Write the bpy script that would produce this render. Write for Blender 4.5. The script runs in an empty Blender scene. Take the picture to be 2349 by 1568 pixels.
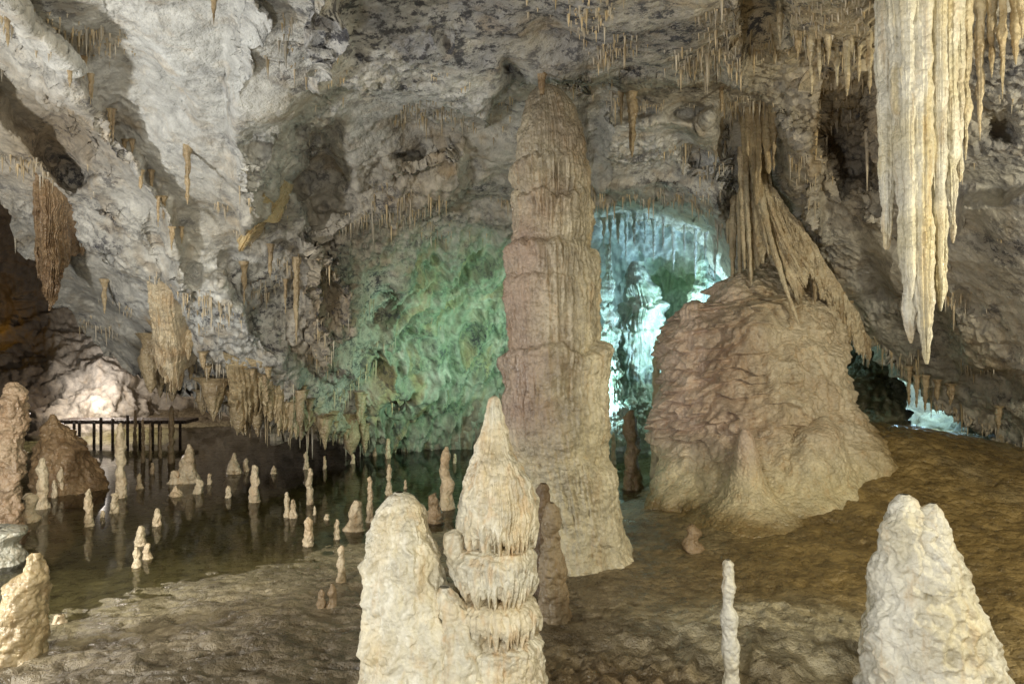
import bpy, math, numpy as np
rng=np.random.RandomState(7)
sc=bpy.context.scene
F=1566.; CH=2.0
# image pixel column and row + assumed depth -> world position in metres
def W(px,py,Y):
    px=np.asarray(px,float);py=np.asarray(py,float);Y=np.asarray(Y,float)
    return np.stack(np.broadcast_arrays((px-1174.5)/F*Y,Y+0*px,CH+(784-py)/F*Y),-1)
# ---------- noise
_perm=rng.permutation(256); _perm=np.concatenate([_perm,_perm,_perm])
_g=rng.normal(size=(256,3)).astype(np.float32); _g/=np.linalg.norm(_g,axis=1)[:,None]
def perlin(p):
    sh=p.shape[:-1]; p=p.reshape(-1,3); i=np.floor(p).astype(np.int32); f=(p-i).astype(np.float32); i&=255
    u=f*f*f*(f*(f*6-15)+10); res=0
    for a in (0,1):
        ha=_perm[(i[:,0]+a)&255]
        for b in (0,1):
            hb=_perm[ha+((i[:,1]+b)&255)]
            for c in (0,1):
                h=_perm[hb+((i[:,2]+c)&255)]
                g=_g[h];dt=g[:,0]*(f[:,0]-a)+g[:,1]*(f[:,1]-b)+g[:,2]*(f[:,2]-c)
                w=(u[:,0] if a else 1-u[:,0])*(u[:,1] if b else 1-u[:,1])*(u[:,2] if c else 1-u[:,2])
                res=res+w*dt
    return res.reshape(sh).astype(float)*1.6
def fbm(p,o=5,gain=.5,lac=2.03):
    a=1;s=0;n=0
    for k in range(o):
        s=s+a*perlin(p+k*17.3);n+=a;a*=gain;p=p*lac
    return s/n*1.3
def ridge(p,o=4,gain=.5):
    a=1;s=0;n=0
    for k in range(o):
        s=s+a*(1-np.abs(perlin(p+k*9.1))*2);n+=a;a*=gain;p=p*2.07
    return s/n
def sstep(a,b,x):
    t=np.clip((x-a)/(b-a),0,1);return t*t*(3-2*t)
# ---------- mesh
def mkmesh(name,V,Fq,tint=None,speck=None):
    me=bpy.data.meshes.new(name)
    V=np.asarray(V,np.float32).reshape(-1,3);Fq=np.asarray(Fq,np.int32)
    k=Fq.shape[1]
    me.vertices.add(len(V));me.vertices.foreach_set('co',V.ravel())
    me.loops.add(Fq.size);me.loops.foreach_set('vertex_index',Fq.ravel())
    me.polygons.add(len(Fq));me.polygons.foreach_set('loop_start',np.arange(0,Fq.size,k,dtype=np.int32))
    me.update(calc_edges=True)
    me.polygons.foreach_set('use_smooth',np.ones(len(Fq),bool))
    if tint is not None:
        c=np.ones((len(V),4),np.float32);c[:,:3]=np.asarray(tint).reshape(-1,3)
        a=me.attributes.new('tint','FLOAT_COLOR','POINT');a.data.foreach_set('color',c.ravel())
    s=np.zeros(len(V),np.float32) if speck is None else np.asarray(speck,np.float32).ravel()
    a=me.attributes.new('speck','FLOAT','POINT');a.data.foreach_set('value',s)
    me.validate()
    return me
def gridfaces(ny,nx,closed=False,off=0,flip=False):
    j=np.arange(ny-1)[:,None];i=np.arange(nx if closed else nx-1)[None,:];i2=(i+1)%nx
    f=np.stack([j*nx+i,j*nx+i2,(j+1)*nx+i2,(j+1)*nx+i],-1).reshape(-1,4)+off
    return f[:,::-1] if flip else f
def put(name,me,mat,label=None,cat=None,kind=None,group=None,loc=None,parent=None):
    ob=bpy.data.objects.new(name,me);sc.collection.objects.link(ob)
    if mat is not None and len(me.materials)==0: me.materials.append(mat)
    if loc is not None: ob.location=loc
    if label: ob['label']=label
    if cat: ob['category']=cat
    if kind: ob['kind']=kind
    if group: ob['group']=group
    if parent: ob.parent=parent
    return ob
def rbf(P,v,Q):
    P=np.asarray(P,float);v=np.asarray(v,float);n=len(P)
    def ph(d2): return 0.5*d2*np.log(d2+1e-9)
    D=((P[:,None]-P[None])**2).sum(-1);A=np.zeros((n+3,n+3));A[:n,:n]=ph(D)+np.eye(n)*1e-3
    A[:n,n]=1;A[:n,n+1:]=P;A[n,:n]=1;A[n+1:,:n]=P.T
    w=np.linalg.solve(A,np.concatenate([v,[0,0,0]]))
    sh=Q.shape[:-1];Q=Q.reshape(-1,2);out=w[n]+Q@w[n+1:]
    for k in range(n): out=out+w[k]*ph(((Q-P[k])**2).sum(-1))
    return out.reshape(sh)
def sdpoly(x,y,poly):  # positive inside
    P=np.array(poly,float);d=np.full(x.shape,1e18);ins=np.zeros(x.shape,bool);n=len(P)
    for k in range(n):
        a=P[k];b=P[(k+1)%n];e=b-a
        t=np.clip(((x-a[0])*e[0]+(y-a[1])*e[1])/(e@e),0,1)
        d=np.minimum(d,(x-a[0]-t*e[0])**2+(y-a[1]-t*e[1])**2)
        c=((a[1]>y)!=(b[1]>y))
        xs=a[0]+(y-a[1])*(b[0]-a[0])/((b[1]-a[1]) if b[1]!=a[1] else 1e-9)
        ins^=c&(x<xs)
    d=np.sqrt(d);return np.where(ins,d,-d)
def normals(V):
    du=np.gradient(V,axis=1);dv=np.gradient(V,axis=0);n=np.cross(du,dv)
    n/=np.linalg.norm(n,axis=-1,keepdims=True)+1e-12;return n
def blob(px,py,cx,cy,rx,ry): return np.exp(-(((px-cx)/rx)**2+((py-cy)/ry)**2))
def mixc(a,b,t): return a*(1-t[...,None])+np.array(b)*t[...,None]
# ---------- materials
def mkmat(name,s1=6.,spscale=9.,b1=14.,b2=60.,bs=.6,dist=.03,rough=.6,spec=.35,dark=(.05,.045,.045),var=(.6,1.2),vor=0.,vs=.5,streak=0.,scol=(.62,.42,.2),sk=5.,rvar=0.):
    m=bpy.data.materials.new(name);m.use_nodes=True;nt=m.node_tree;N=nt.nodes;L=nt.links;bs_=N['Principled BSDF']
    tc=N.new('ShaderNodeTexCoord')
    def noise(s,d,r,dis=0,vec=None):
        n=N.new('ShaderNodeTexNoise');n.inputs['Scale'].default_value=s;n.inputs['Detail'].default_value=d;n.inputs['Roughness'].default_value=r;n.inputs['Distortion'].default_value=dis
        L.new(vec or tc.outputs['Object'],n.inputs['Vector']);return n
    at=N.new('ShaderNodeAttribute');at.attribute_name='tint'
    sp=N.new('ShaderNodeAttribute');sp.attribute_name='speck'
    n1=noise(s1,6,.72)
    mr=N.new('ShaderNodeMapRange');mr.inputs['From Min'].default_value=.32;mr.inputs['From Max'].default_value=.68;mr.inputs['To Min'].default_value=var[0];mr.inputs['To Max'].default_value=var[1]
    L.new(n1.outputs['Fac'],mr.inputs['Value'])
    vm=N.new('ShaderNodeVectorMath');vm.operation='SCALE';L.new(at.outputs['Color'],vm.inputs[0]);L.new(mr.outputs[0],vm.inputs['Scale'])
    col=vm.outputs[0]
    if streak>0:
        mp=N.new('ShaderNodeMapping');mp.inputs['Scale'].default_value=(1,1,.13);L.new(tc.outputs['Object'],mp.inputs['Vector'])
        ns=noise(sk,5,.65,.3,mp.outputs[0]);rs=N.new('ShaderNodeMapRange');rs.inputs['From Min'].default_value=.52;rs.inputs['From Max'].default_value=.68;rs.inputs['To Max'].default_value=streak
        L.new(ns.outputs['Fac'],rs.inputs['Value'])
        mx=N.new('ShaderNodeMix');mx.data_type='RGBA';mx.blend_type='MULTIPLY';mx.inputs[7].default_value=(*scol,1)
        L.new(rs.outputs[0],mx.inputs[0]);L.new(col,mx.inputs[6]);col=mx.outputs[2]
    n2=noise(spscale,8,.8);r2=N.new('ShaderNodeMapRange');r2.inputs['From Min'].default_value=.5;r2.inputs['From Max'].default_value=.56
    L.new(n2.outputs['Fac'],r2.inputs['Value'])
    mu=N.new('ShaderNodeMath');mu.operation='MULTIPLY';L.new(r2.outputs[0],mu.inputs[0]);L.new(sp.outputs['Fac'],mu.inputs[1]);mu.use_clamp=True
    m2=N.new('ShaderNodeMix');m2.data_type='RGBA';m2.inputs[7].default_value=(*dark,1)
    L.new(mu.outputs[0],m2.inputs[0]);L.new(col,m2.inputs[6])
    L.new(m2.outputs[2],bs_.inputs['Base Color'])
    nb=noise(b1,6,.62);nc=noise(b2,3,.6)
    ad=N.new('ShaderNodeMath');ad.operation='MULTIPLY_ADD';ad.inputs[1].default_value=.35;L.new(nc.outputs['Fac'],ad.inputs[0]);L.new(nb.outputs['Fac'],ad.inputs[2])
    h=ad
    if vor>0:
        v=N.new('ShaderNodeTexVoronoi');v.feature='F1';v.inputs['Scale'].default_value=vor;L.new(tc.outputs['Object'],v.inputs['Vector'])
        p=N.new('ShaderNodeMath');p.operation='POWER';p.inputs[1].default_value=2;L.new(v.outputs['Distance'],p.inputs[0])
        a2=N.new('ShaderNodeMath');a2.operation='MULTIPLY_ADD';a2.inputs[1].default_value=-vs;L.new(p.outputs[0],a2.inputs[0]);L.new(ad.outputs[0],a2.inputs[2]);h=a2
    b=N.new('ShaderNodeBump');b.inputs['Strength'].default_value=bs;b.inputs['Distance'].default_value=dist
    L.new(h.outputs[0],b.inputs['Height']);L.new(b.outputs[0],bs_.inputs['Normal'])
    bs_.inputs['Roughness'].default_value=rough;bs_.inputs['Specular IOR Level'].default_value=spec
    if rvar>0:
        rr=N.new('ShaderNodeMapRange');rr.inputs['From Min'].default_value=.35;rr.inputs['From Max'].default_value=.65;rr.inputs['To Min'].default_value=max(.08,rough-rvar);rr.inputs['To Max'].default_value=rough+rvar
        L.new(n1.outputs['Fac'],rr.inputs['Value']);L.new(rr.outputs[0],bs_.inputs['Roughness'])
    return m
M_rock=mkmat('cave_rock',s1=7,spscale=9,b1=13,b2=55,bs=.85,dist=.038,rough=.68,spec=.22,var=(.66,1.16),dark=(.085,.085,.095),streak=.4,sk=4,scol=(.74,.56,.34))
M_calc=mkmat('calcite',s1=5,spscale=12,b1=26,b2=110,bs=.65,dist=.019,rough=.32,spec=.6,var=(.74,1.08),vor=34,vs=.9,streak=.45,sk=14,scol=(.78,.57,.34),rvar=.14)
M_mud=mkmat('wet_mud',s1=6,spscale=5,b1=11,b2=70,bs=1.,dist=.04,rough=.34,spec=.6,var=(.55,1.28),dark=(.05,.034,.015),rvar=.2,vor=16,vs=.5)
M_straw=mkmat('straw_calcite',s1=5,b1=30,b2=90,bs=.3,dist=.01,rough=.5,spec=.4)
# ---------- front ceiling sheet
CT=[(-900,-900,2.2),(1174,-900,2.0),(3200,-900,2.2),(-900,-300,3),(0,-300,3.2),(1174,-300,3.4),(2349,-300,3.2),(3200,-300,3),
(0,0,4.2),(300,0,4.6),(600,0,4.7),(900,0,4.8),(1200,0,5.0),(1500,0,5.0),(1800,0,4.8),(2100,0,4.5),(2349,0,4.3),
(0,200,5.4),(300,200,5.6),(600,200,5.8),(900,200,6.3),(1250,200,6.5),(1500,200,6.6),(1750,200,6.5),(2000,200,5.7),(2349,200,5.0),
(0,400,7),(300,400,6.8),(600,400,6.9),(900,400,8),(1200,400,8.2),(1500,400,8.5),(1750,400,7.8),(2100,400,6.5),(2349,400,5.8),
(100,600,8.7),(350,600,8),(600,600,8.2),(900,600,9.5),(1150,600,10.5),(1500,600,9.7),(1760,600,8.8),(1950,600,8),(2200,600,7.2),(2349,600,6.5),
(250,800,10.5),(450,800,9.4),(650,800,9.4),(900,800,11),(1150,800,12.2),(2050,800,9),(2200,800,8.4),(2349,800,7.5),
(450,950,11),(650,950,10.6),(850,950,11.8),(1000,950,12.3),(1150,950,12.8),(2250,950,8.8),(2349,950,8.2),
(650,1030,11.2),(820,1030,12),(1000,1030,12.7),(1180,1030,12.9),(-900,400,6),(-900,1000,9),(3200,400,5),(3200,1200,6),(-300,600,9)]
CT=np.array(CT,float)
FE=[([(230,-150),(820,-150),(790,120),(755,205),(655,310),(645,400),(605,500),(560,565),(500,470),(420,330),(300,150)],.35,90),
([(540,-150),(820,-150),(790,120),(755,205),(655,310),(645,400),(605,500),(560,565),(535,480),(520,250)],.65,30),
([(-80,-80),(60,20),(180,150),(300,330),(400,480),(450,640),(430,760),(385,640),(350,500),(265,370),(140,210),(20,60)],.5,24),
([(0,90),(110,230),(230,400),(160,440),(60,330),(-80,170)],-.6,34),
([(700,-200),(720,215),(860,200),(1000,240),(1120,290),(1175,150),(1330,215),(1480,205),(1640,175),(1720,215),(1720,-200)],.65,20),
([(670,300),(790,290),(815,480),(740,530),(665,430)],-.8,40),
([(690,560),(790,560),(830,700),(820,880),(740,860),(700,700)],.8,28),
([(400,640),(520,620),(700,860),(830,1000),(600,1030),(430,850)],.65,36),
([(200,480),(330,470),(400,640),(380,800),(260,700)],.3,40),
([(1880,200),(2010,190),(2020,420),(1930,440),(1880,330)],-1.0,40),
([(1380,270),(1640,250),(1700,400),(1660,500),(1500,450),(1370,450)],.5,30),
([(1700,-200),(2040,-200),(2020,150),(1900,170),(1780,120)],.5,26),
([(1780,250),(1880,300),(1900,560),(1800,520)],.6,30),
([(1960,480),(2100,420),(2150,640),(2080,760),(2000,640)],.4,36),
([(880,360),(1060,330),(1080,430),(980,520),(870,480)],.4,28),
([(2200,450),(2400,420),(2450,900),(2200,860),(2120,640)],.5,36)]
HO=[(585,345,48,36,.6),(740,100,14,14,.25),(822,118,18,9,.22),(1012,95,14,14,.25),(690,420,24,22,.4),(935,355,28,18,.4),(765,700,35,50,.6),(880,690,30,35,.35),(530,600,25,18,.3),(640,700,40,50,.3),(255,590,20,15,.3),(2220,700,30,22,.25),(2300,300,35,30,.3),(905,910,18,22,.5),(790,800,30,40,.4),(1600,370,40,25,.25)]
EX=[-900,-300,-100,0,60,130,200,300,360,440,520,650,800,860,1000,1190,1290,1350,1370,1500,1600,1660,1675,1700,1760,1850,1930,2000,2060,2100,2130,2170,2250,2349,2500,3200]
EY=[300,330,400,450,560,690,770,845,880,905,955,985,1010,1055,1055,1055,1000,480,462,450,478,520,600,640,650,660,730,790,850,872,900,955,985,1060,1160,1300]
def basedepth(px,py):
    q=np.stack([px,py],-1)/400.
    Y=rbf(CT[:,:2]/400.,CT[:,2],q)
    wp=np.stack([px/90.,py/90.,0*px],-1)
    wx=px+24*fbm(wp,4);wy=py+24*fbm(wp+50,4)
    for poly,a,s in FE: Y=Y-a*sstep(-s*.4,s,sdpoly(wx,wy,poly))
    for cx,cy,rx,ry,a in HO: Y=Y+a*np.exp(-np.clip((((wx-cx)/rx)**2+((wy-cy)/ry)**2),0,30)**1.5)
    return Y
gx=np.concatenate([np.linspace(-900,-60,40),np.linspace(-57,2406,900),np.linspace(2410,3200,40)])
tt=np.concatenate([np.linspace(0,.36,30)[:-1],np.linspace(.36,1,420),1+np.linspace(0,1,40)[1:]])
eb=np.interp(gx,EX,EY)
edn=fbm(np.stack([gx/35.,0*gx,0*gx],-1),4)*34
eb=eb+edn
PX=np.broadcast_to(gx,(len(tt),len(gx))).copy()
tm=np.minimum(tt,1)[:,None]
PYs=np.where(tm<.36,-900+(tm/.36)*850,-50+(tm-.36)/.64*(eb[None]+50))
Yf=np.clip(basedepth(PX,PYs),1.7,14)
V=W(PX,PYs,Yf)
over=np.clip(tt-1,0,1)[:,None]
V[...,1]+=over*3.4; V[...,2]+=.15*np.sin(over*3.1)+.25*over
V[...,0]*=(1+over*.25)
n=normals(V); n*=np.sign((n*(np.array([0,0,CH])-V)).sum(-1,keepdims=True)+1e-9)
P=V.copy()
alc=sstep(840,920,PX+.25*(PYs-700))*sstep(500,620,PYs)*(1-sstep(1300,1360,PX))
rgh=np.clip(blob(PX,PYs,770,720,90,190)+.9*blob(PX,PYs,950,430,150,110)+.5*blob(PX,PYs,600,720,200,130)+.8*blob(PX,PYs,1950,300,120,150)+.8*blob(PX,PYs,700,960,320,70)+.5*blob(PX,PYs,2250,850,160,150),0,1)
lo=fbm(P*.9,2);m1=fbm(P*6,4,.6)
d=.12*lo+(.02+.08*rgh)*(ridge(P*np.array([1.8,1.8,1.4]),4,.42)-.6)+(.011+.045*rgh)*m1*1.3+(.008+.012*rgh)*fbm(P*26,3,.65)
sc1=perlin(P*1.4+12);d-=.09*sstep(.1,.6,sc1)
pt=perlin(P*4.2+31);d-=(.025+.12*rgh)*sstep(.3,.6,pt)*sstep(-.1,.3,perlin(P*.7+9)+rgh*.6)
pt=perlin(P*11+3);d-=(.007+.05*rgh)*sstep(.25,.5,pt)
Pv=P*np.array([8,8,.8]);d+=.06*(ridge(Pv,2)-.5)*sstep(.0,.35,perlin(P*.8+77)+.3*(PX>1650)*(PYs<500)+.5*sstep(850,960,PYs)*(PX<840))
l2=fbm(P*.7+44,2)
Pd=np.stack([P[...,0]*3.2+P[...,2]*(-1.3)+1.5*l2+.15*m1,P[...,1]*.5,(P[...,2]+P[...,0])*.35],-1)
al2=sstep(-.25,.25,fbm(P*1.3+21,3))
d+=alc*(.50*(ridge(Pd,2,.45)-.4)*(.4+.6*al2)+.02*m1+.20*(ridge(P*np.array([4.5,4.5,.5])+.3*l2[...,None],3)-.5)*(1.1-al2))
V=V+n*d[...,None]
frontV=V
# tints
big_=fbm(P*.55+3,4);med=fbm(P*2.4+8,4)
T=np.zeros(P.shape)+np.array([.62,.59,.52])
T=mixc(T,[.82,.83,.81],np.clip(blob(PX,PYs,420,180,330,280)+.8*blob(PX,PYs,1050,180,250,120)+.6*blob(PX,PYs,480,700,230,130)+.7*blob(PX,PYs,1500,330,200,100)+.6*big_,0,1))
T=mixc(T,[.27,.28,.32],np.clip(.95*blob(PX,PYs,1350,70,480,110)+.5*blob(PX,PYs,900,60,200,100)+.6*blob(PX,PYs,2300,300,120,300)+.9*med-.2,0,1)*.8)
T=mixc(T,[.40,.28,.14],np.clip(.9*blob(PX,PYs,120,330,150,120)+.8*blob(PX,PYs,1950,320,140,150)+.8*blob(PX,PYs,760,700,90,180)+.5*blob(PX,PYs,950,450,120,120)+.6*sstep(.2,.6,fbm(P*np.array([2.2,2.2,.9])+40,4)),0,1)*.75)
T=mixc(T,[.66,.52,.28],np.clip(.8*blob(PX,PYs,1900,80,300,140)+.4*blob(PX,PYs,2250,850,200,200)+.7*sstep(880,1030,PYs+60*med)*(PX<830),0,1)*.75)
T=mixc(T,[.24,.32,.20],np.clip(alc*(.8+.9*med),0,1)*.85)
T=mixc(T,[.46,.38,.20],alc*sstep(.1,.5,fbm(Pd*1.5+5,3))*.7)
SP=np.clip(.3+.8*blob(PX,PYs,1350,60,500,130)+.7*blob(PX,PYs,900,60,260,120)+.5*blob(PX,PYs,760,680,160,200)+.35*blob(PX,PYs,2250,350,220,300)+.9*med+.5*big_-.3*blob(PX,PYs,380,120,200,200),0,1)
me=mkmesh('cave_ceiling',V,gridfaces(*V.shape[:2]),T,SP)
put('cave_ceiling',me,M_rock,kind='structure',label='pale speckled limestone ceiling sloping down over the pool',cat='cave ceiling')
nsheet=int(np.searchsorted(tt,1.0))+1
def surf(px,py):
    px=np.atleast_1d(np.asarray(px,float));py=np.atleast_1d(np.asarray(py,float));o=[]
    for a,b in zip(px,py):
        j=np.argmin(np.abs(gx-a));i=np.argmin(np.abs(PYs[:nsheet,j]-b));o.append(frontV[i,j,1])
    return np.array(o)
# ---------- back chambers
CB=[(1300,250,12.5),(1500,450,13),(1500,600,13.8),(1500,800,14.5),(1650,600,13.2),(1800,700,13),(1500,1000,14),(1300,1000,13),(1200,800,13.4),(700,800,14.5),(700,1000,14.5),
(450,700,17),(450,950,18),(220,740,18.5),(220,800,17.5),(220,930,15.5),(150,880,16),(0,700,18),(-300,800,15),(-300,500,14),(0,400,14),(200,400,14),(2000,800,12.5),(2100,900,13.8),(2200,950,12),(2400,1000,11),(2400,700,11),(1900,900,12.5),(-700,900,12),(2900,900,8)]
CB=np.array(CB,float)
bx=np.linspace(-700,2900,900);by=np.linspace(230,1160,300)
BX,BY=np.meshgrid(bx,by);BYd=rbf(CB[:,:2]/400.,CB[:,2],np.stack([BX,BY],-1)/400.)
BV=W(BX,BY,np.clip(BYd,8,22));P=BV.copy()
nB=normals(BV);nB*=np.sign((nB*(np.array([0,0,CH])-BV)).sum(-1,keepdims=True))
ins=sstep(1340,1400,BX)*(1-sstep(1680,1750,BX));low=sstep(560,640,BY)
dB=.45*(1-.6*ins)*fbm(P*.8,3)+.2*(1-.5*ins)*(ridge(P*1.7,3)-.5)+.05*fbm(P*7,4)+(.2+.08*ins*low)*(ridge(P*np.array([4.6,4.6,.3])+4,2)-.4)*(.4+ins)+.15*ins*(1-low)*(ridge(P*4,3)-.5)
BV=BV+nB*dB[...,None]
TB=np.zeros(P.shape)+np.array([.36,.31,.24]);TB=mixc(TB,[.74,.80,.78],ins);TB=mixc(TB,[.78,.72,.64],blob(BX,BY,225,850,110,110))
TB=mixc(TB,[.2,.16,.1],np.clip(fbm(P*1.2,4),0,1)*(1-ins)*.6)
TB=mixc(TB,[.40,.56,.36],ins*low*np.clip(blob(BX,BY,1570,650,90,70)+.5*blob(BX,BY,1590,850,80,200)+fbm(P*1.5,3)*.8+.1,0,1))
TB=mixc(TB,[.12,.09,.06],(1-sstep(90,150,BX))*.95)  # gloom of the unlit far-left recess, painted into the wall tint
TB=mixc(TB,[.12,.13,.09],sstep(1800,1880,BX)*(1-blob(BX,BY,2105,900,40,60))*.9)  # unlit passage painted dark; patch at the lamp's glow kept paler
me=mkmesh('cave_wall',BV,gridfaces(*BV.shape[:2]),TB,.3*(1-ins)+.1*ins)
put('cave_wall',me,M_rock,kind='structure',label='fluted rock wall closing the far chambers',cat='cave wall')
# ---------- ground
SH=[(-9,3.6),(-3.95,4.5),(-3.43,5.0),(-3.04,5.44),(-2.56,5.95),(-1.93,6.38),(-1.42,6.87),(-.8,7.18),(.2,7.7),(1.4,8.56),(2.0,9.6),(2.4,10.6),(2.7,12)]
CG=[(x,y,0) for x,y in SH]+[(-8,7,-.30),(-5,7,-.10),(-4.2,6,-.05),(-3.4,6.3,-.04),(-3,8,-.12),(-2,7.4,-.05),(-1.5,9,-.15),(0,10,-.2),(-6,11,-.25),(-3,12,-.25),(1,11,-.25),(1.7,12,-.2),(-12,8,-.3),(-10,14,-.2),(-11,17,.25),(-8,18,.25),(-4,16,-.1),(0,14,-.1),(2,14.3,.05),
(0,.5,.1),(0,3,.12),(-3,2.5,.12),(-3.2,3.6,.07),(-1.8,4.6,.08),(-1.2,5.6,.06),(-.6,6.2,.08),(.6,5.9,.16),(1.2,7,.2),(1.5,5,.16),(2.2,6.0,.24),(2.5,7.0,.32),(3.1,7.8,.6),(3.0,9.2,.6),(4.1,7.6,.92),(4.3,8.2,.98),(3.5,6.2,.40),(4.6,6.8,.66),(5.3,8.8,.88),(6.4,8.2,.66),(6.4,10.2,.6),(5.2,10.4,.75),(7.4,12.8,.35),(6,13.5,.3),(4.1,5.2,.32),(2.5,3.5,.15),(4,3,.2),(8,6,.4),(9,11,.5),(5,0.5,.2),(-6,.5,.2),(4.5,12.4,.4),(3.2,13,.2)]
CG=np.array(CG,float)
def gz(x,y): return rbf(CG[:,:2],CG[:,2],np.stack([np.asarray(x,float),np.asarray(y,float)],-1))
gyv=.4*np.exp(np.linspace(0,math.log(24/.4),700));gu=np.linspace(-1.05,1.05,820)
GU,GY=np.meshgrid(gu,gyv);GX=GU*(4+GY*.75)
GZ=gz(GX,GY);P=np.stack([GX,GY,GZ],-1)
land=sstep(-.04,.08,GZ);lft=1-sstep(.2,1.2,GX)
GZ=GZ+.03*fbm(P*.9,3)*land+.018*fbm(P*3.5+5,4)*(.6+land)+.009*fbm(P*18,4,.65)*land
wv=fbm(P*.6+60,3)*1.6+GY*2.2+GX*.5
rp=(wv*1.0+.25*fbm(P*3,3))%1.0
GZ+=land*.014*sstep(.1,.9,rp)*(1-sstep(.85,1.0,rp))*lft
GZ+=land*.014*fbm(np.stack([GX*3,GY*12,0*GX],-1),3)*lft
cr=ridge(np.stack([GX*1.6+.5*GY,GY*7-GX*.8,0*GX],-1)+20,2);GZ-=land*.08*sstep(.82,.94,cr)*sstep(-.05,.2,perlin(P*2.2+9))*lft
hol=perlin(np.stack([GX*4+GY,GY*13,0*GX],-1)+5);GZ-=land*.05*sstep(.33,.55,hol)*lft
rub=blob(GX,GY,.7,3.7,.8,.45)
GZ+=land*.12*(np.clip(fbm(P*9+70,3)+.1,0,1))*rub
rgt=sstep(.8,2,GX);GZ+=rgt*.04*fbm(P*2.0+33,4)+rgt*.03*(ridge(P*np.array([2.2,3.4,1]),4)-.5)
pit=perlin(P*5+70);GZ-=rgt*.02*sstep(.3,.5,pit)
pale=np.clip(1.5*blob(GX,GY,1.75,4.15,.75,.5),0,1)
GZ+=pale*.10+pale*.04*fbm(P*5,3)+pale*.015*fbm(P*18,3)
GV=np.stack([GX,GY,GZ],-1)
TG=np.zeros(P.shape)+np.array([.28,.225,.145])
TG=mixc(TG,[.34,.235,.085],sstep(0,2.5,GX));TG=mixc(TG,[.50,.42,.26],np.clip(fbm(P*.9+2,3)*1.2+.05,0,1)*.7)
TG=mixc(TG,[.12,.08,.03],np.clip(.9*fbm(P*1.1+22,4)+.1,0,1)*.8);TG=mixc(TG,[.40,.35,.20],(1-land)*.85)
TG=mixc(TG,[.15,.09,.035],rub*.8);TG=mixc(TG,[.70,.62,.42],np.clip(pale*(1+.8*fbm(P*3,3)),0,1)*.85)
me=mkmesh('ground',GV,gridfaces(*GV.shape[:2]),TG,.3+.15*land)
put('ground',me,M_mud,kind='structure',label='brown wet mud and calcite floor',cat='ground')
# ---------- water
mw=bpy.data.materials.new('pool_water');mw.use_nodes=True;nt=mw.node_tree;N=nt.nodes;N.clear()
o=N.new('ShaderNodeOutputMaterial');mi=N.new('ShaderNodeMixShader');tr=N.new('ShaderNodeBsdfTransparent');tr.inputs[0].default_value=(.93,.94,.82,1)
gl=N.new('ShaderNodeBsdfGlossy');gl.inputs['Roughness'].default_value=.06;fr=N.new('ShaderNodeFresnel');fr.inputs[0].default_value=1.33
tc=N.new('ShaderNodeTexCoord');nn=N.new('ShaderNodeTexNoise');nn.inputs['Scale'].default_value=2.5;bp=N.new('ShaderNodeBump');bp.inputs['Strength'].default_value=.08;bp.inputs['Distance'].default_value=.02
L=nt.links;L.new(tc.outputs['Object'],nn.inputs['Vector']);L.new(nn.outputs['Fac'],bp.inputs['Height']);L.new(bp.outputs[0],gl.inputs['Normal'])
L.new(fr.outputs[0],mi.inputs[0]);L.new(tr.outputs[0],mi.inputs[1]);L.new(gl.outputs[0],mi.inputs[2]);L.new(mi.outputs[0],o.inputs[0])
xs=np.linspace(-16,3.6,40);ys=np.linspace(3.2,19,40);WX,WY=np.meshgrid(xs,ys)
me=mkmesh('water',np.stack([WX,WY,0*WX],-1),gridfaces(40,40),np.ones((1600,3)));put('water',me,mw,kind='structure',label='still shallow cave pool',cat='water')
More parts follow.
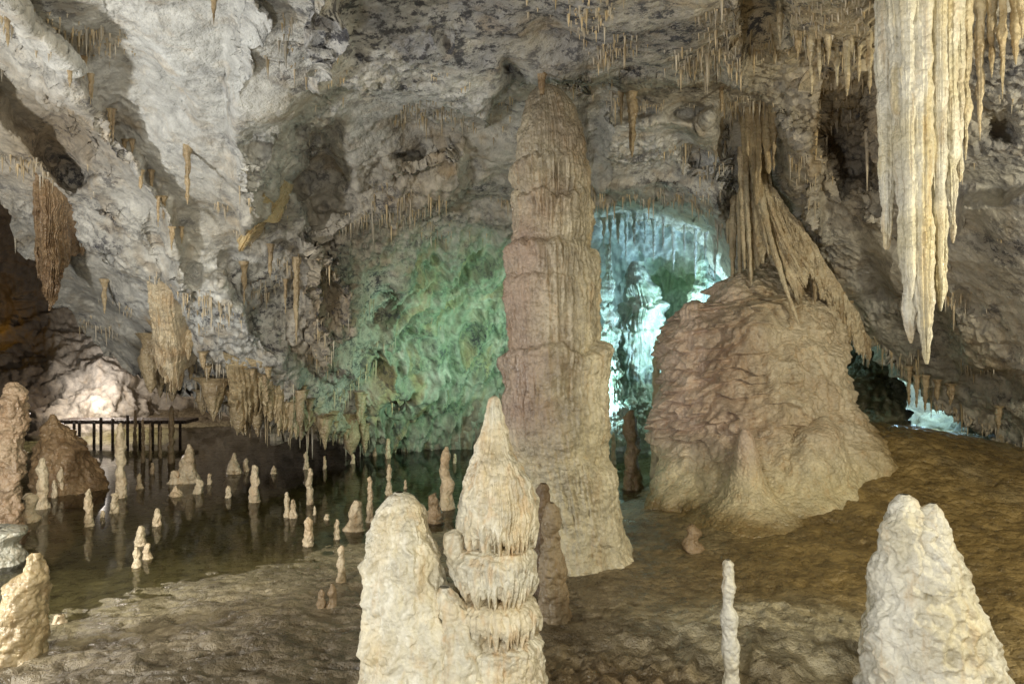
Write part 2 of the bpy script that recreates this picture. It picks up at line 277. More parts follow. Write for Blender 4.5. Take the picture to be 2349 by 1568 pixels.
# ---------- formations
CREAM=(.86,.81,.65);TAN=(.58,.44,.26);BROWN=(.38,.26,.15);WHITE=(.88,.85,.74)
seed=[0]
def body(prof,Y,nth=96,nz=140,lump=.03,lf=5.,fine=.006,ff=26.,flute=0.,fk=8,dr=1.,fringe=.0,ys=None,smooth=3,ledges=None,la=.05,knob=0.,kf=12.,lw=None,drape=0.,band=0.):
    """prof rows: image pixel row, left edge column, right edge column, [fringe weight], at distance Y"""
    seed[0]+=1;pr=np.array([list(r)+[0]*(4-len(r)) for r in prof],float)
    Ya=np.full(len(pr),float(Y)) if ys is None else np.array(ys,float)
    A=W(pr[:,1],pr[:,0],Ya);B=W(pr[:,2],pr[:,0],Ya)
    cx=(A[:,0]+B[:,0])/2;r=(B[:,0]-A[:,0])/2;z=A[:,2]
    s=np.concatenate([[0],np.cumsum(np.hypot(np.diff(z),np.diff(r))+1e-4)]);t=np.linspace(0,s[-1],nz)
    f=lambda a:np.interp(t,s,a)
    def sm(a):
        if smooth<=1:return a
        k=np.ones(smooth)/smooth;p=np.pad(a,smooth//2,mode='edge');q=np.convolve(p,k,'valid')[:len(a)];q[0]=a[0];return q
    z,cx,r,fw,yy=sm(f(z)),sm(f(cx)),sm(f(r)),f(pr[:,3]),sm(f(Ya))
    th=np.linspace(0,2*math.pi,nth,endpoint=False)
    TH,Z=np.meshgrid(th,z);R=np.repeat(r[:,None],nth,1)
    c,sn=np.cos(TH),np.sin(TH)
    P=np.stack([cx[:,None]+R*c,yy[:,None]+R*sn*dr,Z],-1)
    o=seed[0]*13.7
    fade=np.minimum(1,R/ (R.max()*.35))
    dd=lump*fbm(P*lf+o,3)*1.3+fine*fbm(P*ff+o,3)*1.4
    if knob>0:
        k_=perlin(P*kf+o);dd=dd+knob*(np.clip(.55-np.abs(k_),0,1)**.5-.5)
    if band>0: dd=dd+band*fbm(P*np.array([3,3,16.])+o,3)
    if flute>0:
        q=np.stack([c*fk/3,sn*fk/3,Z*1.0+o],-1);dd=dd+flute*(ridge(q,2)-.6)*(.55+.6*perlin(P*3+o))
    if ledges:
        for i_,pz in enumerate(ledges):
            zl=float(W(0,pz,Ya[0])[2])+.10*perlin(np.stack([c*1.3,sn*1.3,0*c+i_*7.3+o],-1))+.04*perlin(np.stack([c*6,sn*6,0*c+i_*3.3+o],-1))
            u=zl-Z;wgt=(lw[i_] if lw else 1)
            dr_=0
            if drape>0:
                q=np.stack([c*fk/2.2+i_*5+.3*perlin(P*2+o),sn*fk/2.2,Z*1.2+o],-1);dr_=drape*(ridge(q,2)-.5)*sstep(.0,.10,u)*np.exp(-np.clip(u,0,9)/.33)*np.clip(.7+1.2*perlin(P*2.5+i_),0,1.5)
            dd=dd+wgt*(la*(sstep(-.025,.05,u)*np.exp(-np.clip(u,0,9)/.24)-.45*np.exp(-(np.clip(-u,0,9)/.05)**2)*(u<0))*(.75+.9*perlin(P*2+i_))+dr_)
    R2=np.maximum(R+dd*fade,.0005)
    P=np.stack([cx[:,None]+R2*c,yy[:,None]+R2*sn*dr,Z],-1)
    if fringe>0:
        q=np.stack([c*6,sn*6,0*Z+o],-1);P[...,2]-=fw[:,None]*fringe*np.clip(ridge(q,2)*1.3-.25,0,1.2)
    return P
def join(parts):
    Vs=[];Fs=[];o=0
    for P in parts:
        Vs.append(P.reshape(-1,3));Fs.append(gridfaces(P.shape[0],P.shape[1],True,o));o+=P.shape[0]*P.shape[1]
    return np.concatenate(Vs),np.concatenate(Fs)
def tintof(V,a,b=None,dark=.2,ov=None):
    T=np.zeros(V.shape)+np.array(a)
    if b is not None:T=mixc(T,b,np.clip(.3+fbm(V*3+seed[0],3)*1.3,0,1))
    T=T*(1-dark*np.clip(fbm(V*9+4,3),0,1))[...,None]
    if ov is not None:T=ov(V,T)
    return T
def formation(name,parts,a,b,label,cat,mat=None,group=None,speck=.1,ov=None,hang=False):
    V,Fq=join(parts);T=tintof(V,a,b,ov=ov)
    zr=V[:,2].max() if hang else V[:,2].min();c=V[np.abs(V[:,2]-zr)<.05].mean(0);c[2]=zr
    me=mkmesh(name,V-c,Fq,T,np.full(len(V),speck));return put(name,me,mat or M_calc,label=label,cat=cat,group=group,loc=c)
# giant column-like stalagmite
col=[(196,1240,1262),(201,1230,1274),(213,1220,1288),(235,1210,1304),(265,1203,1318),(300,1198,1330),(372,1190,1343),(455,1184,1350),(565,1178,1358),(700,1168,1374),(800,1164,1384),(950,1160,1390),(1050,1180,1396),(1120,1200,1408),(1200,1210,1426),(1260,1206,1448),(1300,1192,1470),(1345,1165,1500)]
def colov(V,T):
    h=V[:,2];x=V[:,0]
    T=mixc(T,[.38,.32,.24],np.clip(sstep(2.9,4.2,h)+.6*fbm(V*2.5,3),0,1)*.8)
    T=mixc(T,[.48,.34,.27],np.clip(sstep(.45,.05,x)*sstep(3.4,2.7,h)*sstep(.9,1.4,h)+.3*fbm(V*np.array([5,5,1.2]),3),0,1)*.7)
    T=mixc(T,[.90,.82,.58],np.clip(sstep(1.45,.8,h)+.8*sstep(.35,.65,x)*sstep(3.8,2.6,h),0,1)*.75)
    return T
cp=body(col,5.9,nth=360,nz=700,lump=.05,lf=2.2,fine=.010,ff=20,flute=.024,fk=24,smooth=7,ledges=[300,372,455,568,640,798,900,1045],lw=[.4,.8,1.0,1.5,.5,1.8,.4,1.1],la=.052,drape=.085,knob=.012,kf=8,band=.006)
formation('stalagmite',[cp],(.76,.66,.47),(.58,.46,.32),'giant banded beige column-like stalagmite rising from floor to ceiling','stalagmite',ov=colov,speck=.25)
formation('stalactite',[body([(20,1190,1275),(60,1212,1262),(110,1222,1256),(160,1228,1254),(218,1238,1250)],5.6,60,80,lump=.03,flute=.03)],TAN,BROWN,'brown stalactite meeting the top of the giant stalagmite','stalactite',hang=True)
# flowstone mound
mound=[(570,1752,1768),(585,1738,1784),(608,1716,1808),(636,1694,1840),(662,1668,1868),(688,1646,1888),(700,1612,1896),(716,1576,1904),(750,1556,1910),(850,1540,1926),(920,1534,1945),(965,1530,1970),(1010,1522,2005),(1070,1510,2040),(1120,1500,2055),(1240,1480,2060)]
mys=[8.6,8.6,8.55,8.5,8.45,8.4,8.4,8.35,8.3,8.2,8.1,8.0,7.95,7.85,7.7,7.45]
mp=body(mound,8.2,nth=460,nz=540,lump=.15,lf=1.3,fine=.02,ff=9,flute=.03,fk=20,dr=.85,ys=mys,smooth=15)
cM=mp.mean(1,keepdims=True);dv=mp-cM;dv[...,2]=0;dv/=np.linalg.norm(dv,axis=-1,keepdims=True)+1e-9
wz=mp[...,2]*5.6-mp[...,0]*1.4+1.7*fbm(mp*1.2,3)+.6*fbm(mp*4,2);sw=1-(wz%1.0)
ter=sw**.6*sstep(0,.14,1-sw)
lf_=sstep(3.3,2.4,mp[...,0]+.4*fbm(mp*1.5,2))
hh=mp[...,2]
drip=ridge(np.stack([mp[...,0]*9+.8*fbm(mp*2,2),mp[...,1]*9,hh*1.6],-1),2)-.5
mp=mp+dv*(sstep(.4,1.1,hh)*(.15*ter*sstep(3.0,2.7,hh)*(.18+.82*lf_)+.07*drip*(.3+sw*.8)+.06*(np.clip(.55-np.abs(perlin(mp*3.6)),0,1)**.5-.5))+.016*fbm(mp*12,3))[...,None]
top2=body([(552,1770,1780),(585,1763,1792),(640,1752,1815),(720,1735,1840)],8.4,60,80,lump=.05,lf=6)
top3=body([(622,1850,1862),(640,1835,1878),(675,1820,1895),(760,1800,1912)],8.3,90,90,lump=.06,lf=5,knob=.03,kf=6)
top4=body([(628,1692,1704),(644,1670,1725),(684,1645,1750),(760,1620,1760)],8.15,90,90,lump=.06,lf=5,knob=.03,kf=6)
sh2=body([(688,1588,1602),(699,1570,1628),(724,1554,1650),(800,1542,1670),(900,1538,1690)],8.1,150,120,lump=.12,lf=3,flute=.05,fk=12,knob=.03,kf=5)
spk=body([(985,1702,1716),(1000,1694,1726),(1035,1686,1736),(1065,1680,1742),(1110,1668,1758),(1145,1646,1790),(1172,1604,1845),(1200,1550,1905),(1235,1480,1960)],6.75,nth=240,nz=220,lump=.06,lf=2.5,fine=.012,smooth=13,knob=.03,kf=6,dr=.85)
apr=body([(955,1880,1900),(985,1820,1925),(1040,1760,1930),(1100,1720,1940),(1160,1680,1950),(1230,1640,1960)],7.15,nth=200,nz=160,lump=.07,lf=2,fine=.012,smooth=13,knob=.03,kf=5)
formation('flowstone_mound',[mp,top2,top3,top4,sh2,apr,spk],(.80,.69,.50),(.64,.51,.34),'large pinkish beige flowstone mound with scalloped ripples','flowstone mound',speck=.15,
 ov=lambda V,T:mixc(mixc(mixc(T,[.74,.56,.45],sstep(3.0,2.2,V[:,0])*.7),[.80,.70,.42],sstep(1.1,.5,V[:,2])*.8),[.32,.22,.08],np.clip(sstep(3.5,4.1,V[:,0])*sstep(1.4,.9,V[:,2])+sstep(.46,.26,V[:,2]+.06*fbm(V*3,3)),0,1)*.9))  # brown at the lower right is shadow painted into the tint
# foreground cream stalagmites
f1=body([(1128,905,925),(1135,893,945),(1160,875,966),(1200,850,985),(1250,838,1000),(1300,832,1008),(1350,838,1022),(1400,842,1040),(1450,836,1068),(1500,828,1090),(1568,820,1100),(1680,810,1120)],3.6,nth=280,nz=360,lump=.03,lf=6,fine=.007,ff=26,flute=.014,fk=14,smooth=7,knob=.028,kf=12)
formation('stalagmite',[f1],CREAM,(.78,.66,.42),'stout cream stalagmite with a rounded knobbly top','stalagmite')
tier=[(908,1130,1138),(914,1122,1146),(935,1116,1151),(965,1111,1157),(1005,1102,1168),(1040,1090,1180),(1080,1074,1206),(1110,1064,1222),(1150,1054,1232),(1190,1050,1232,.5),(1216,1060,1226,1),(1230,1090,1204,.9),(1222,1120,1172),
(1232,1112,1170),(1243,1096,1190),(1252,1040,1222),(1272,1022,1232,.1),(1312,1034,1230,.7),(1334,1048,1218,1),(1344,1080,1190,.7),(1334,1105,1165),(1350,1102,1168),(1364,1060,1210),(1380,1034,1226),(1398,1028,1236,.4),(1416,1040,1230,1),(1428,1076,1205,.6),(1420,1100,1180),(1436,1080,1205),(1465,1044,1242),(1568,1030,1252),(1680,1020,1266)]
f2=body(tier,3.65,nth=380,nz=660,lump=.022,lf=6,fine=.007,ff=26,flute=.026,fk=24,fringe=.10,smooth=3,knob=.026,kf=11)
knob_=body([(1212,1040,1046),(1222,1020,1064),(1250,1016,1068),(1280,1024,1066),(1310,1040,1060)],3.58,60,50,lump=.012,knob=.006)
web=body([(1345,1010,1030),(1370,1000,1055),(1430,1000,1085),(1500,980,1110),(1680,960,1140)],3.5,120,140,lump=.03,lf=7,knob=.02,kf=13)
formation('stalagmite',[f2,knob_,web],CREAM,(.80,.68,.45),'cream tiered stalagmite with dripping fringes and pointed tip','stalagmite',ov=lambda V,T:mixc(T,[.74,.50,.25],sstep(.1,.6,fbm(V*np.array([22,22,5]),2))*.5))
formation('stalagmite',[body([(1152,1255,1270),(1165,1248,1280),(1200,1240,1286),(1240,1246,1280),(1300,1236,1300),(1360,1238,1300),(1440,1230,1312)],4.6,90,160,lump=.02,lf=12,fine=.004,knob=.012,kf=16)],(.5,.39,.25),(.34,.24,.14),'slim knobbly stalagmite beside the giant stalagmite','stalagmite')
formation('stalagmite',[body([(1108,1240,1252),(1120,1230,1262),(1200,1228,1264),(1360,1220,1272)],5.1,60,100,lump=.015,lf=10)],(.3,.21,.12),(.2,.14,.09),'dark brown slim stalagmite beside the giant stalagmite','stalagmite')
r1=body([(1133,2066,2082),(1142,2056,2096),(1165,2040,2120),(1200,2026,2156),(1240,2024,2174),(1300,2020,2192),(1350,2012,2215),(1400,2000,2240),(1450,1996,2256),(1500,1995,2272),(1568,1992,2288),(1680,1980,2310)],3.5,nth=280,nz=340,lump=.035,lf=6,fine=.008,ff=24,smooth=7,knob=.036,kf=11)
r2=body([(1154,2135,2146),(1166,2118,2158),(1200,2100,2166),(1260,2080,2180),(1340,2060,2200)],3.42,90,90,lump=.02,lf=8,fine=.006,knob=.01)
formation('stalagmite',[r1,r2],WHITE,(.84,.77,.57),'broad pale knobbly stalagmite with a forked top','stalagmite')
formation('stalagmite',[body([(1283,1664,1674),(1290,1658,1682),(1325,1660,1683),(1345,1656,1688),(1385,1660,1680),(1410,1652,1692),(1460,1660,1690),(1480,1655,1696),(1540,1662,1692),(1568,1658,1698),(1660,1655,1700)],3.6,60,220,lump=.005,lf=16,fine=.002,ff=40,knob=.008,kf=30)],WHITE,(.84,.76,.56),'thin cream beaded stalagmite standing like a candle','stalagmite')
formation('stalagmite',[body([(1266,72,92),(1275,62,102),(1310,55,105),(1340,24,106),(1400,0,102),(1480,-12,100),(1540,-20,108)],4.25,120,150,lump=.03,lf=8,fine=.005,knob=.012)],(.48,.37,.20),(.36,.26,.14),'lumpy ochre stalagmite on the muddy shore','stalagmite')
formation('stalagmite',[body([(876,22,40),(890,12,55),(950,-2,60),(1000,2,48),(1060,-4,52),(1120,0,44),(1180,-6,48),(1260,-12,56)],7.1,90,170,lump=.05,lf=7,fine=.012)],(.42,.29,.18),(.46,.34,.22),'tall knobbly tan stalagmite at the pool edge','stalagmite')
formation('stalagmite',[body([(950,117,124),(962,112,134),(985,104,158),(1030,94,190),(1070,88,212),(1100,80,225),(1150,74,240)],9.3,140,140,lump=.1,lf=3.5,fine=.02,ff=12,knob=.03,kf=5)],(.42,.28,.15),(.30,.19,.10),'broad brown conical stalagmite rising from the pool','stalagmite')
formation('rimstone_shelf',[body([(1208,-40,10),(1216,-60,46),(1224,-70,52),(1250,-60,30),(1275,-70,50),(1290,-70,56),(1330,-60,30)],6.2,120,100,lump=.04,lf=6)],(.56,.54,.44),(.45,.40,.29),'pale layered calcite shelf at the pool edge','calcite shelf')
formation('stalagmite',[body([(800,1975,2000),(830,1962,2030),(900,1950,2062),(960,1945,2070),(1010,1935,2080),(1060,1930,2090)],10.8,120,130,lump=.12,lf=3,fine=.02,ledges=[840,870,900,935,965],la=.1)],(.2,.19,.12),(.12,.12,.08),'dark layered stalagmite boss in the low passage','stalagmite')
# pool stalagmites  (image column, top row, foot row, width, all in pixels)
PS=[(97,1050,1165,26),(65,1130,1195,36),(205,1120,1205,20),(140,1070,1135,14),(125,1100,1140,12),(277,970,1140,24),(262,1130,1175,18),(235,1170,1186,10),(320,1085,1120,14),(322,1205,1250,22),(338,1245,1280,18),(313,1252,1300,18),(360,1165,1205,16),(433,1018,1105,50),(455,1098,1130,22),(400,1078,1108,22),(403,1112,1136,28),(523,1113,1140,14),(583,1066,1150,24),(537,1038,1085,30),(628,1066,1085,14),(565,1050,1080,12),(702,1035,1075,12),(711,1073,1155,16),(658,1128,1185,13),(672,1145,1186,16),(708,1185,1250,22),(722,1160,1180,7),(750,1178,1190,12),(773,1190,1235,14),(815,1146,1215,36),(849,1092,1197,15),(893,1064,1135,14),(745,1045,1075,8),(1023,1024,1165,32),(998,1130,1195,38),
(783,1250,1340,20),(738,1350,1392,20),(762,1337,1390,24),(1043,1040,1062,8),(328,960,1060,8),(345,970,1055,7),(393,930,1060,14),(368,975,1050,8),(310,940,1020,8),(1450,940,1120,38),(1507,780,1095,22),(1407,990,1062,12),(1587,1202,1260,44),(138,1408,1425,26),(480,1085,1110,10),(350,1060,1085,10),(170,1060,1100,14),(860,1020,1045,10),(890,1005,1050,12),(810,1040,1062,10),(930,1100,1120,8)]
PL={0:'slim tan stalagmite',5:'tall thin tan stalagmite',13:'pale cone-shaped stalagmite',18:'upright cream stalagmite with rounded top',30:'short thick pinkish stalagmite',31:'slim orange-tinted stalagmite',34:'tall knobbly pale stalagmite',35:'dark squat brown stalagmite',45:'thick brown stalagmite',46:'tall slender grey-green stalagmite',48:'low brown stump'}
for k,(x,t,b,w) in enumerate(PS):
    Y=CH*F/(b-784.)
    for _ in range(4):
        zz=float(gz(np.array([(x-1174.5)/F*Y]),np.array([Y]))[0]);Y=(CH-max(zz,0))*F/(b-784.)
    h=b-t;cone=k in(13,19,20,16,53);bot=b+.35*F/Y
    wob=[rng.uniform(-.12,.12)*w for _ in range(4)]
    if cone: pr=[(t,x-w*.06,x+w*.06),(t+h*.25,x-w*.25,x+w*.22),(t+h*.6,x-w*.4,x+w*.4),(t+h*.95,x-w*.5,x+w*.55),(b,x-w*.6,x+w*.6),(bot,x-w*.7,x+w*.7)]
    else: pr=[(t,x-w*.12,x+w*.12),(t+min(h*.1,w*.4),x-w*.32+wob[0],x+w*.32+wob[0]),(t+h*.35,x-w*.42+wob[1],x+w*.42+wob[1]),(t+h*.6,x-w*.40+wob[2],x+w*.40+wob[2]),(t+h*.85,x-w*.5,x+w*.5),(b,x-w*.6,x+w*.55),(bot,x-w*.65,x+w*.65)]
    a,bb=((.78,.64,.43),(.66,.48,.29)) if k not in(35,37,38,40,41,42,43,44,45,48) else ((.40,.28,.16),(.27,.19,.1))
    wm=w*Y/F
    onland=k in(36,37,38,48,49)
    formation('stalagmite',[body(pr,Y,36,64,lump=wm*.22,lf=1.1/wm,fine=wm*.05,ff=4/wm,smooth=5)],a,bb,PL.get(k,'small tan stalagmite')+(' on the muddy shore' if onland else ' standing in the shallow pool'),'stalagmite',group='small stalagmites around the pool')
# walkway far across the pool
def box(name,x0,x1,y0,y1,z0,z1,mat,parent,tint=(.07,.045,.03)):
    v=np.array([(x,y,z) for z in(z0,z1) for y in(y0,y1) for x in(x0,x1)],float);c=v.mean(0)
    f=[(0,2,3,1),(4,5,7,6),(0,1,5,4),(2,6,7,3),(0,4,6,2),(1,3,7,5)]
    me=mkmesh(name,v-c,f,np.tile(tint,(8,1)));me.polygons.foreach_set('use_smooth',np.zeros(6,bool))
    ob=put(name,me,mat);ob.parent=parent;ob.location=c-np.array(parent.location);return ob
wk=bpy.data.objects.new('walkway',None);sc.collection.objects.link(wk);wk.location=(-8,14.2,0);wk['label']='low dark footbridge crossing the water';wk['category']='walkway'
box('deck',-9.4,-6.7,14.0,14.6,.32,.39,M_mud,wk)
rp_=np.random.RandomState(5)
for i_,x in enumerate(np.arange(-9.2,-6.7,.20)):
    x+=rp_.uniform(-.07,.07);box('post',x,x+.04,13.9,13.94,-.3,(.36 if i_<4 else .36+.28*rp_.rand()**2),M_mud,wk)
# blue chamber formations
BC=[([(600,1445,1475),(640,1440,1490),(700,1430,1520),(740,1425,1512),(780,1415,1530),(860,1410,1525),(960,1395,1550),(1040,1385,1565)],13.0,'white fluted flowstone column in the bright chamber',.20),
([(560,1390,1402),(700,1384,1405),(800,1380,1412),(900,1385,1425),(1010,1380,1440)],12.2,'slender white column in the bright chamber',.08),
([(570,1612,1620),(620,1600,1634),(700,1584,1650),(800,1570,1660),(1000,1560,1670)],12.6,'pale cone-shaped stalagmite in the bright chamber',.12),
([(870,1466,1472),(900,1458,1480),(1000,1450,1490)],12.4,'white pointed stalagmite in the bright chamber',.03),
([(890,1444,1450),(930,1438,1458),(1000,1434,1462)],12.2,'white pointed stalagmite in the bright chamber',.03),
([(800,1402,1408),(880,1394,1420),(960,1388,1432),(1020,1380,1440)],11.6,'white pointed stalagmite in the bright chamber',.04)]
for pr,Y,lb,fl in BC:
    formation('stalagmite',[body(pr,Y,160,240,lump=.1,lf=3,fine=.03,ff=8,flute=fl,fk=30,ledges=[700,760,850,930],la=.1)],(.76,.82,.76),(.46,.60,.46),lb,'stalagmite')
# hanging formations
def strips(STR,nth=110,nz=240,flute=.022):
    parts=[]
    for x,w_,t0,b,Y,lean in STR:
        pr=[(t0,x-w_*.62,x+w_*.62)];hgt=b-t0
        for q_,s_ in((.15,.6),(.35,.55),(.55,.5),(.72,.42),(.86,.33),(.94,.24),(.985,.13),(1.,.03)):
            lq=lean*q_**1.5
            pr.append((t0+hgt*q_,x+lq-w_*s_,x+lq+w_*s_))
        wm=w_*Y/F
        parts.append(body(pr,Y,nth,nz,lump=wm*.18,lf=.45/wm,fine=wm*.04,ff=3./wm,flute=wm*flute*9,fk=9,dr=.95,smooth=7,knob=wm*.045,kf=1.5/wm))
    return parts
STR=[(2038,42,-150,575,4.06,-4),(2062,46,-150,790,3.95,28),(2100,50,-150,838,3.88,26),(2140,44,-150,716,3.98,18),(2174,36,-150,560,4.06,12),(2022,26,-150,400,4.12,2),(2154,28,-150,640,3.90,4),(2080,28,-150,690,3.86,10),(2198,22,-150,420,4.12,4),(2120,28,-150,600,3.84,2)]
formation('stalactite',strips(STR,flute=.02),(.91,.87,.74),(.85,.77,.54),'huge cream stalactite bundle with deep vertical folds','stalactite',hang=True,ov=lambda V,T:mixc(T,[.74,.57,.22],sstep(.2,.6,fbm(V*np.array([9,9,.6]),2))*.5))
formation('stalactite',strips([(1705,18,150,400,7.2,6),(1728,28,90,470,7.0,8),(1750,20,100,400,6.9,14),(1765,14,120,320,6.8,10),(1716,14,120,360,7.0,0),(1740,12,140,440,6.9,2)],80,160),(.68,.54,.32),(.5,.38,.22),'ochre stalactite cluster above the flowstone mound','stalactite',hang=True)
formation('stalactite',strips([(1682,14,400,652,8.3,-2),(1696,12,380,640,8.2,2),(1670,9,430,560,8.6,0)],60,140),(.70,.58,.38),(.54,.43,.26),'slender stalactites joining the mound top','stalactite',hang=True)
formation('stalactite',strips([(1700,14,330,620,7.65,8),(1710,11,320,655,7.6,14),(1724,15,330,590,7.55,40),(1736,14,370,748,7.4,98),(1752,10,400,620,7.45,84)],50,160),(.82,.71,.50),(.66,.52,.32),'fan of thin cream ribs sweeping down from the ceiling','stalactite',hang=True)
CH_=[(1385,8,500,570,10.8),(1400,7,495,600,11.2),(1418,9,490,560,11.0),(1436,7,488,610,11.6),(1455,8,485,575,11.2),(1480,7,482,560,11.5),(1500,9,480,600,11.7),(1522,8,482,585,11.3),(1545,10,485,620,11.8),(1570,8,490,590,11.4),(1595,10,495,640,11.6),(1618,9,500,600,11.2),(1640,9,510,650,11.0)]
for x,w_,t,b,Y in CH_: formation('stalactite',[body([(t,x-w_,x+w_),(t+(b-t)*.2,x-w_*.5,x+w_*.5),(t+(b-t)*.7,x-w_*.3,x+w_*.3),(b,x-.4,x+.4)],Y,30,60,lump=.02,lf=8)],(.76,.80,.76),(.66,.72,.66),'white stalactite hanging in the bright chamber','stalactite',hang=True,group='stalactites of the bright chamber')
HS=[(2215,-60,370,30,4.2),(2248,-60,325,26,4.3),(2275,-60,180,22,4.3),(2300,-60,230,20,4.2),(2330,-60,150,26,4.2),(2345,-60,90,20,4.1),(1862,-40,218,26,4.9),(1900,-40,150,24,4.8),(1943,-40,222,26,4.8),(1995,-40,218,22,4.7),(1970,-40,190,18,4.8),(1830,-40,140,20,4.9),(1920,-40,200,18,4.9),(1790,-40,110,16,5),(1880,-40,185,16,4.85),(1955,-40,130,16,4.7),
(1450,205,362,24,6.5),(1425,210,290,10,6.6),(1655,190,260,12,6.6),(1775,260,395,14,6.7),
(680,590,790,14,0),(655,640,720,8,0),(430,330,470,16,0),(490,0,55,10,0),(120,60,150,16,0),(18,-10,110,12,0),(60,20,90,10,0),(160,130,200,16,0),
(1722,560,652,20,8.0),(1835,590,752,20,7.7),(1800,560,660,16,7.8),(1910,650,770,18,7.9),(1945,690,820,16,8),(1930,670,760,12,7.9),(1870,610,700,14,7.8),(2085,840,935,14,8.8),(2102,860,935,12,8.8),(2122,860,945,14,8.8),(2150,870,920,14,8.7),(2180,880,930,18,8.6),
(620,560,640,12,0),(560,600,700,14,0),(240,640,720,12,0),(2290,930,990,14,0)]
r2_=np.random.RandomState(3)
for _ in range(44):
    x=r2_.uniform(330,850);e=np.interp(x,EX,EY);L_=20+45*r2_.gamma(1.2,.7)
    t=e-r2_.uniform(20,150);HS.append((x,t,min(t+L_,e+30),7+L_*.2*r2_.uniform(.7,1.6),0))
for x,t in((215,170),(262,250),(300,320),(335,390),(372,450),(120,80),(405,520),(185,130)):
    for q in range(2): HS.append((x+r2_.uniform(-14,14),t,t+r2_.uniform(30,80),r2_.uniform(7,12),0))
for k,(x,t,b,w,Y) in enumerate(HS):
    if Y==0: Y=float(surf(x,t)[0])-.02
    pr=[(t,x-w*.8,x+w*.8),(t+(b-t)*.12,x-w*.5,x+w*.5),(t+(b-t)*.5,x-w*.38,x+w*.36),(t+(b-t)*.85,x-w*.2,x+w*.2),(b,x-w*.03,x+w*.03)]
    wm=w*Y/F
    formation('stalactite',[body(pr,Y,30,60,lump=wm*.25,lf=.6/wm,fine=wm*.04,ff=4/wm,flute=wm*.2,fk=9)],(.80,.69,.46) if k<16 else (.55,.43,.26),(.60,.46,.26) if k<16 else (.40,.30,.18),'tapered ochre stalactite hanging from the ceiling','stalactite',group='stalactites hanging from the ceiling',hang=True)
# draperies
def drapery(top,bot,nx,ny,folds,amp,col,col2,label,thick=.03,sc_=.06,bow=0.,hug=None,rn=.05):
    seed[0]+=1;o=seed[0]*7.1
    if hug is not None:
        top=[(a,b,float(surf(a,b)[0])+.05) for a,b,_ in top];yb=[float(surf(a,min(b,np.interp(a,EX,EY)-20))[0])-hug for a,b,_ in bot];yb=np.convolve(np.pad(yb,1,mode='edge'),np.ones(3)/3,'valid')
        yt=np.mean([t_[2] for t_ in top]);bot=[(a,b,min(q,yt+.9)) for (a,b,_),q in zip(bot,yb)]
    u=np.linspace(0,1,nx);ut=np.linspace(0,1,len(top));A=np.array([W(*p) for p in top]);B=np.array([W(*p) for p in bot])
    Tp=np.stack([np.interp(u,ut,A[:,i]) for i in range(3)],-1);ub=np.linspace(0,1,len(bot));Bp=np.stack([np.interp(u,ub,B[:,i]) for i in range(3)],-1)
    v1=np.linspace(0,1,ny);UU,VV_=np.meshgrid(u,v1)
    wu=UU+.14*fbm(np.stack([UU*2,VV_*2+o,0*UU],-1),3)
    fr=ridge(np.stack([wu*folds,VV_*.9+o,0*UU],-1),2)-.4
    Bp[:,2]-=sc_*(1.3*np.clip(fr[-1],-1,1)+.7*fbm(np.stack([u*folds*1.5,0*u+o,0*u],-1),3))
    v=v1[:,None,None];V=Tp[None]*(1-v)+Bp[None]*v
    V[...,2]+=bow*np.sin(np.pi*VV_)
    edge=sstep(0,.12,UU)*(1-sstep(.88,1,UU))
    dy=-amp*1.6*fr*(.2+.8*VV_)+rn*fbm(V*3+o,4)+.014*fbm(V*14,3)
    if hug is not None: dy=dy+(1-edge)*(hug+.12)
    Vf=V.copy();Vf[...,1]+=dy;Vf[...,0]+=rn*.5*fbm(V*4+o+9,3);Vb=Vf.copy();Vb[...,1]+=thick
    nn=nx*ny;i=np.arange(nx-1);b0=(ny-1)*nx
    e1=np.stack([b0+i,b0+i+1,nn+b0+i+1,nn+b0+i],-1);j=np.arange(ny-1)
    e2=np.stack([j*nx,(j+1)*nx,nn+(j+1)*nx,nn+j*nx],-1);e3=e2+nx-1
    Fq=np.concatenate([gridfaces(ny,nx),gridfaces(ny,nx,off=nn,flip=True),e1,e2,e3])
    VV=np.concatenate([Vf.reshape(-1,3),Vb.reshape(-1,3)]);T=tintof(VV,col,col2)
    c=VV[np.argmax(VV[:,2])].copy()
    return put('drapery',mkmesh('drapery',VV-c,Fq,T,np.full(len(VV),.15)),M_calc,label=label,cat='drapery',loc=c)
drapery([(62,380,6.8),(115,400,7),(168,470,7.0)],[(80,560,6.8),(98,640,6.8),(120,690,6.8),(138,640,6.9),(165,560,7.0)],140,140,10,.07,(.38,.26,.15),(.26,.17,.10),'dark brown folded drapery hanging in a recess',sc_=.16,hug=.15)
drapery([(600,450,6.4),(622,425,6.4),(642,400,6.4)],[(540,545,6.3),(553,575,6.3),(572,545,6.3),(605,485,6.4)],120,120,6,.04,(.72,.56,.30),(.54,.4,.2),'ochre pointed drapery under the pale rock mass',sc_=.06,hug=.32)
drapery([(322,610,7.9),(370,630,7.9),(405,690,8.2)],[(345,780,8.0),(365,840,8.0),(395,900,8.2),(415,885,8.3),(432,820,8.5)],160,180,8,.06,(.80,.68,.48),(.6,.45,.28),'cream drapery with brown stained edge',sc_=.08,hug=.15)
drapery([(1693,335,7.7),(1715,325,7.65),(1750,345,7.5)],[(1705,560,7.85),(1730,610,7.8),(1762,560,7.7),(1795,590,7.65),(1832,680,7.55),(1856,610,7.65)],240,220,14,.045,(.80,.69,.48),(.62,.49,.31),'tan fan-shaped drapery falling onto the flowstone mound',sc_=.12,bow=-.22,rn=.04,thick=.02)
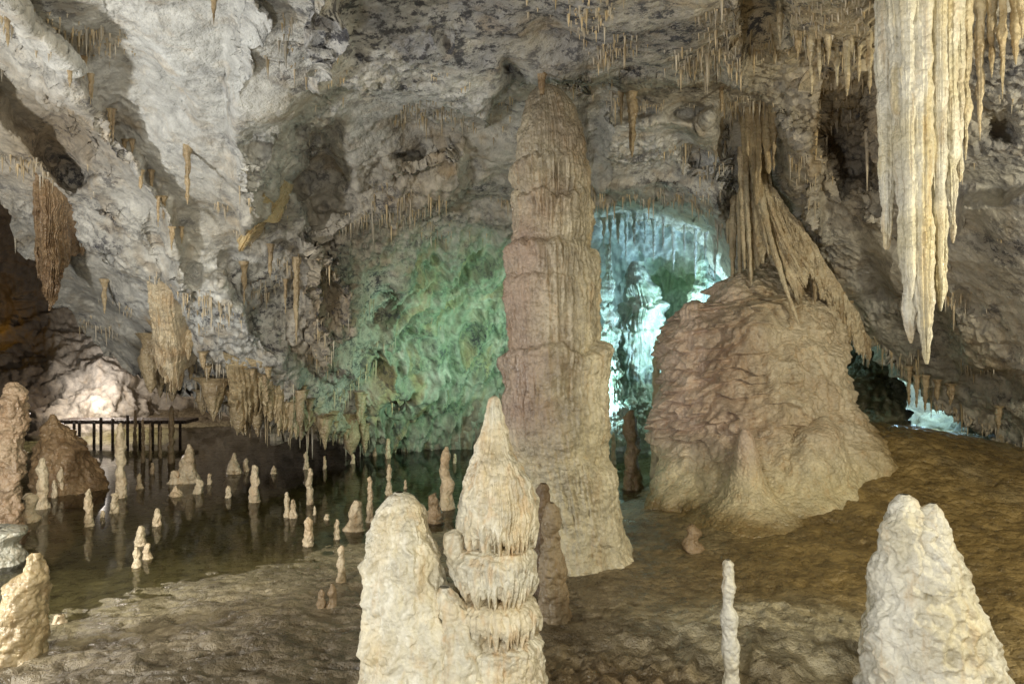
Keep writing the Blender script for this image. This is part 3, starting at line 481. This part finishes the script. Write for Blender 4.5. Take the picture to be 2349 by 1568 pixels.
drapery([(1745,400,7.5),(1790,450,7.5),(1870,560,7.65),(1950,690,7.9),(2000,780,8.2)],[(1780,520,7.65),(1840,600,7.65),(1895,670,7.85),(1930,750,7.95),(1962,780,8.05),(1995,830,8.25)],280,160,18,.045,(.78,.67,.47),(.58,.46,.29),'long slanting drapery along the ceiling edge',sc_=.16,rn=.05,thick=.02)
drapery([(490,800,9.7),(600,830,9.8),(720,880,10.0)],[(510,930,9.8),(560,985,9.9),(600,930,9.9),(650,985,10.0),(710,970,10.1)],200,110,13,.09,(.68,.55,.34),(.5,.38,.22),'fringed ochre drapery along the rock edge',sc_=.2,hug=.2)
# ---------- small stalactites: mass of soda straws
mask=(PX>-40)&(PX<2390)&(PYs>-45)&(tt[:,None]<=1.02)
nn_=normals(frontV);nn_*=np.sign((nn_*(np.array([0,0,CH])-frontV)).sum(-1,keepdims=True))
wgt=np.clip(-nn_[...,2]-.25,0,1)**2*sstep(.15,.5,fbm(frontV*1.1+90,3)+.15*(PX>1300)*(PYs<260)+.3*rgh+.3*blob(PX,PYs,1100,230,150,80))*mask*(1-.3*alc)+.4*mask*(np.abs(tt[:,None]-1)<.012)*(PX>330)
wgt=wgt*(frontV[...,1]/7)**2
wf=wgt.ravel()/wgt.sum();idx=rng.choice(len(wf),4400,p=wf,replace=False)
C=frontV.reshape(-1,3)[idx];ln=.012+.050*rng.gamma(1.1,.9,len(C));ln*=np.clip(C[:,1]/7,.5,1.4);rr=.003+.005*rng.rand(len(C))+ln*.035
k=6;th=np.arange(k)/k*2*math.pi;lv=[(-.25,1.5),(.15,.8),(.6,.5),(1.,.08)]
Vs=np.stack([np.stack([C[:,None,0]+rr[:,None]*s*np.cos(th),C[:,None,1]+rr[:,None]*s*np.sin(th),np.broadcast_to((C[:,2]-ln*h)[:,None],(len(C),k))],-1) for h,s in lv],1)
base=gridfaces(4,k,True);Fq=(base[None]+(np.arange(len(C))*4*k)[:,None,None]).reshape(-1,4)
Tc=np.array([.60,.46,.26])*(.6+.7*rng.rand(len(C)))[:,None]
Tc=mixc(Tc,[.62,.58,.5],rng.rand(len(C))*.8)
me=mkmesh('soda_straws',Vs,Fq,np.repeat(Tc,4*k,0));put('soda_straws',me,M_straw,kind='stuff',label='countless tiny ochre soda straw stalactites on the ceiling',cat='soda straws')
# ---------- lamps of the cave, plus added fill lights
from mathutils import Vector
def lamp(loc,e,c,r=.15,tgt=None,ang=100,bl=.5):
    l=bpy.data.lights.new('cave_or_fill_lamp','SPOT' if tgt is not None else 'POINT');l.energy=e;l.color=c;l.shadow_soft_size=r
    ob=bpy.data.objects.new('cave_or_fill_lamp',l);sc.collection.objects.link(ob);ob.location=loc
    if tgt is not None:
        l.spot_size=math.radians(ang);l.spot_blend=bl;ob.rotation_euler=(Vector([float(q) for q in tgt])-Vector([float(q) for q in loc])).to_track_quat('-Z','Y').to_euler()
lamp((-4.8,3.2,.9),440,(.98,.98,.95),.15)
lamp((4.6,2.0,2.6),360,(1,.92,.68),.12)
lamp((-3.5,-2.5,3.0),260,(.99,.98,.93),.15)  # added fill light behind the camera, left side
lamp((2.4,-2.2,3.4),440,(1,.93,.74),.15)  # added warm fill behind the camera, right side
lamp((-.9,.3,1.0),220,(.99,.98,.93),.12)  # added low fill to brighten the ceiling and near stalagmites
lamp((-2.2,2.5,3.5),360,(1,.93,.76),.15,(-3.6,8,0),80,.8)  # added spot above the frame, brightens pool and shore
lamp(W(1265,1000,9.8),300,(.58,1,.74),.08,W(1000,760,11.5),110,1.)
lamp(W(1700,800,10.9),260,(.46,.76,1),.05,W(1490,600,13.5),110)
lamp(W(1300,900,11.0),220,(.56,.95,1),.05,W(1500,820,14),110)
lamp(W(1560,720,11.9),36,(.65,1,.85),.03)  # added small fill to turn the dark recess green
lamp(W(2110,900,12.9),80,(.5,.82,1),0)
lamp(W(235,860,14.9),170,(1,.90,.80),0)
lamp(W(-45,742,17.2),8,(1,.55,.05),0)
w=bpy.data.worlds.new('World');sc.world=w;w.use_nodes=True;w.node_tree.nodes['Background'].inputs[0].default_value=(1,.98,.94,1);w.node_tree.nodes['Background'].inputs[1].default_value=.035
cam=bpy.data.cameras.new('camera');co=bpy.data.objects.new('camera',cam);sc.collection.objects.link(co);co.location=(0,0,CH);co.rotation_euler=(math.pi/2,0,0)
cam.lens=24;cam.sensor_width=36;cam.clip_end=200;cam.clip_start=.05;sc.camera=co
sc.view_settings.view_transform='Standard';sc.view_settings.look='None';sc.view_settings.exposure=0
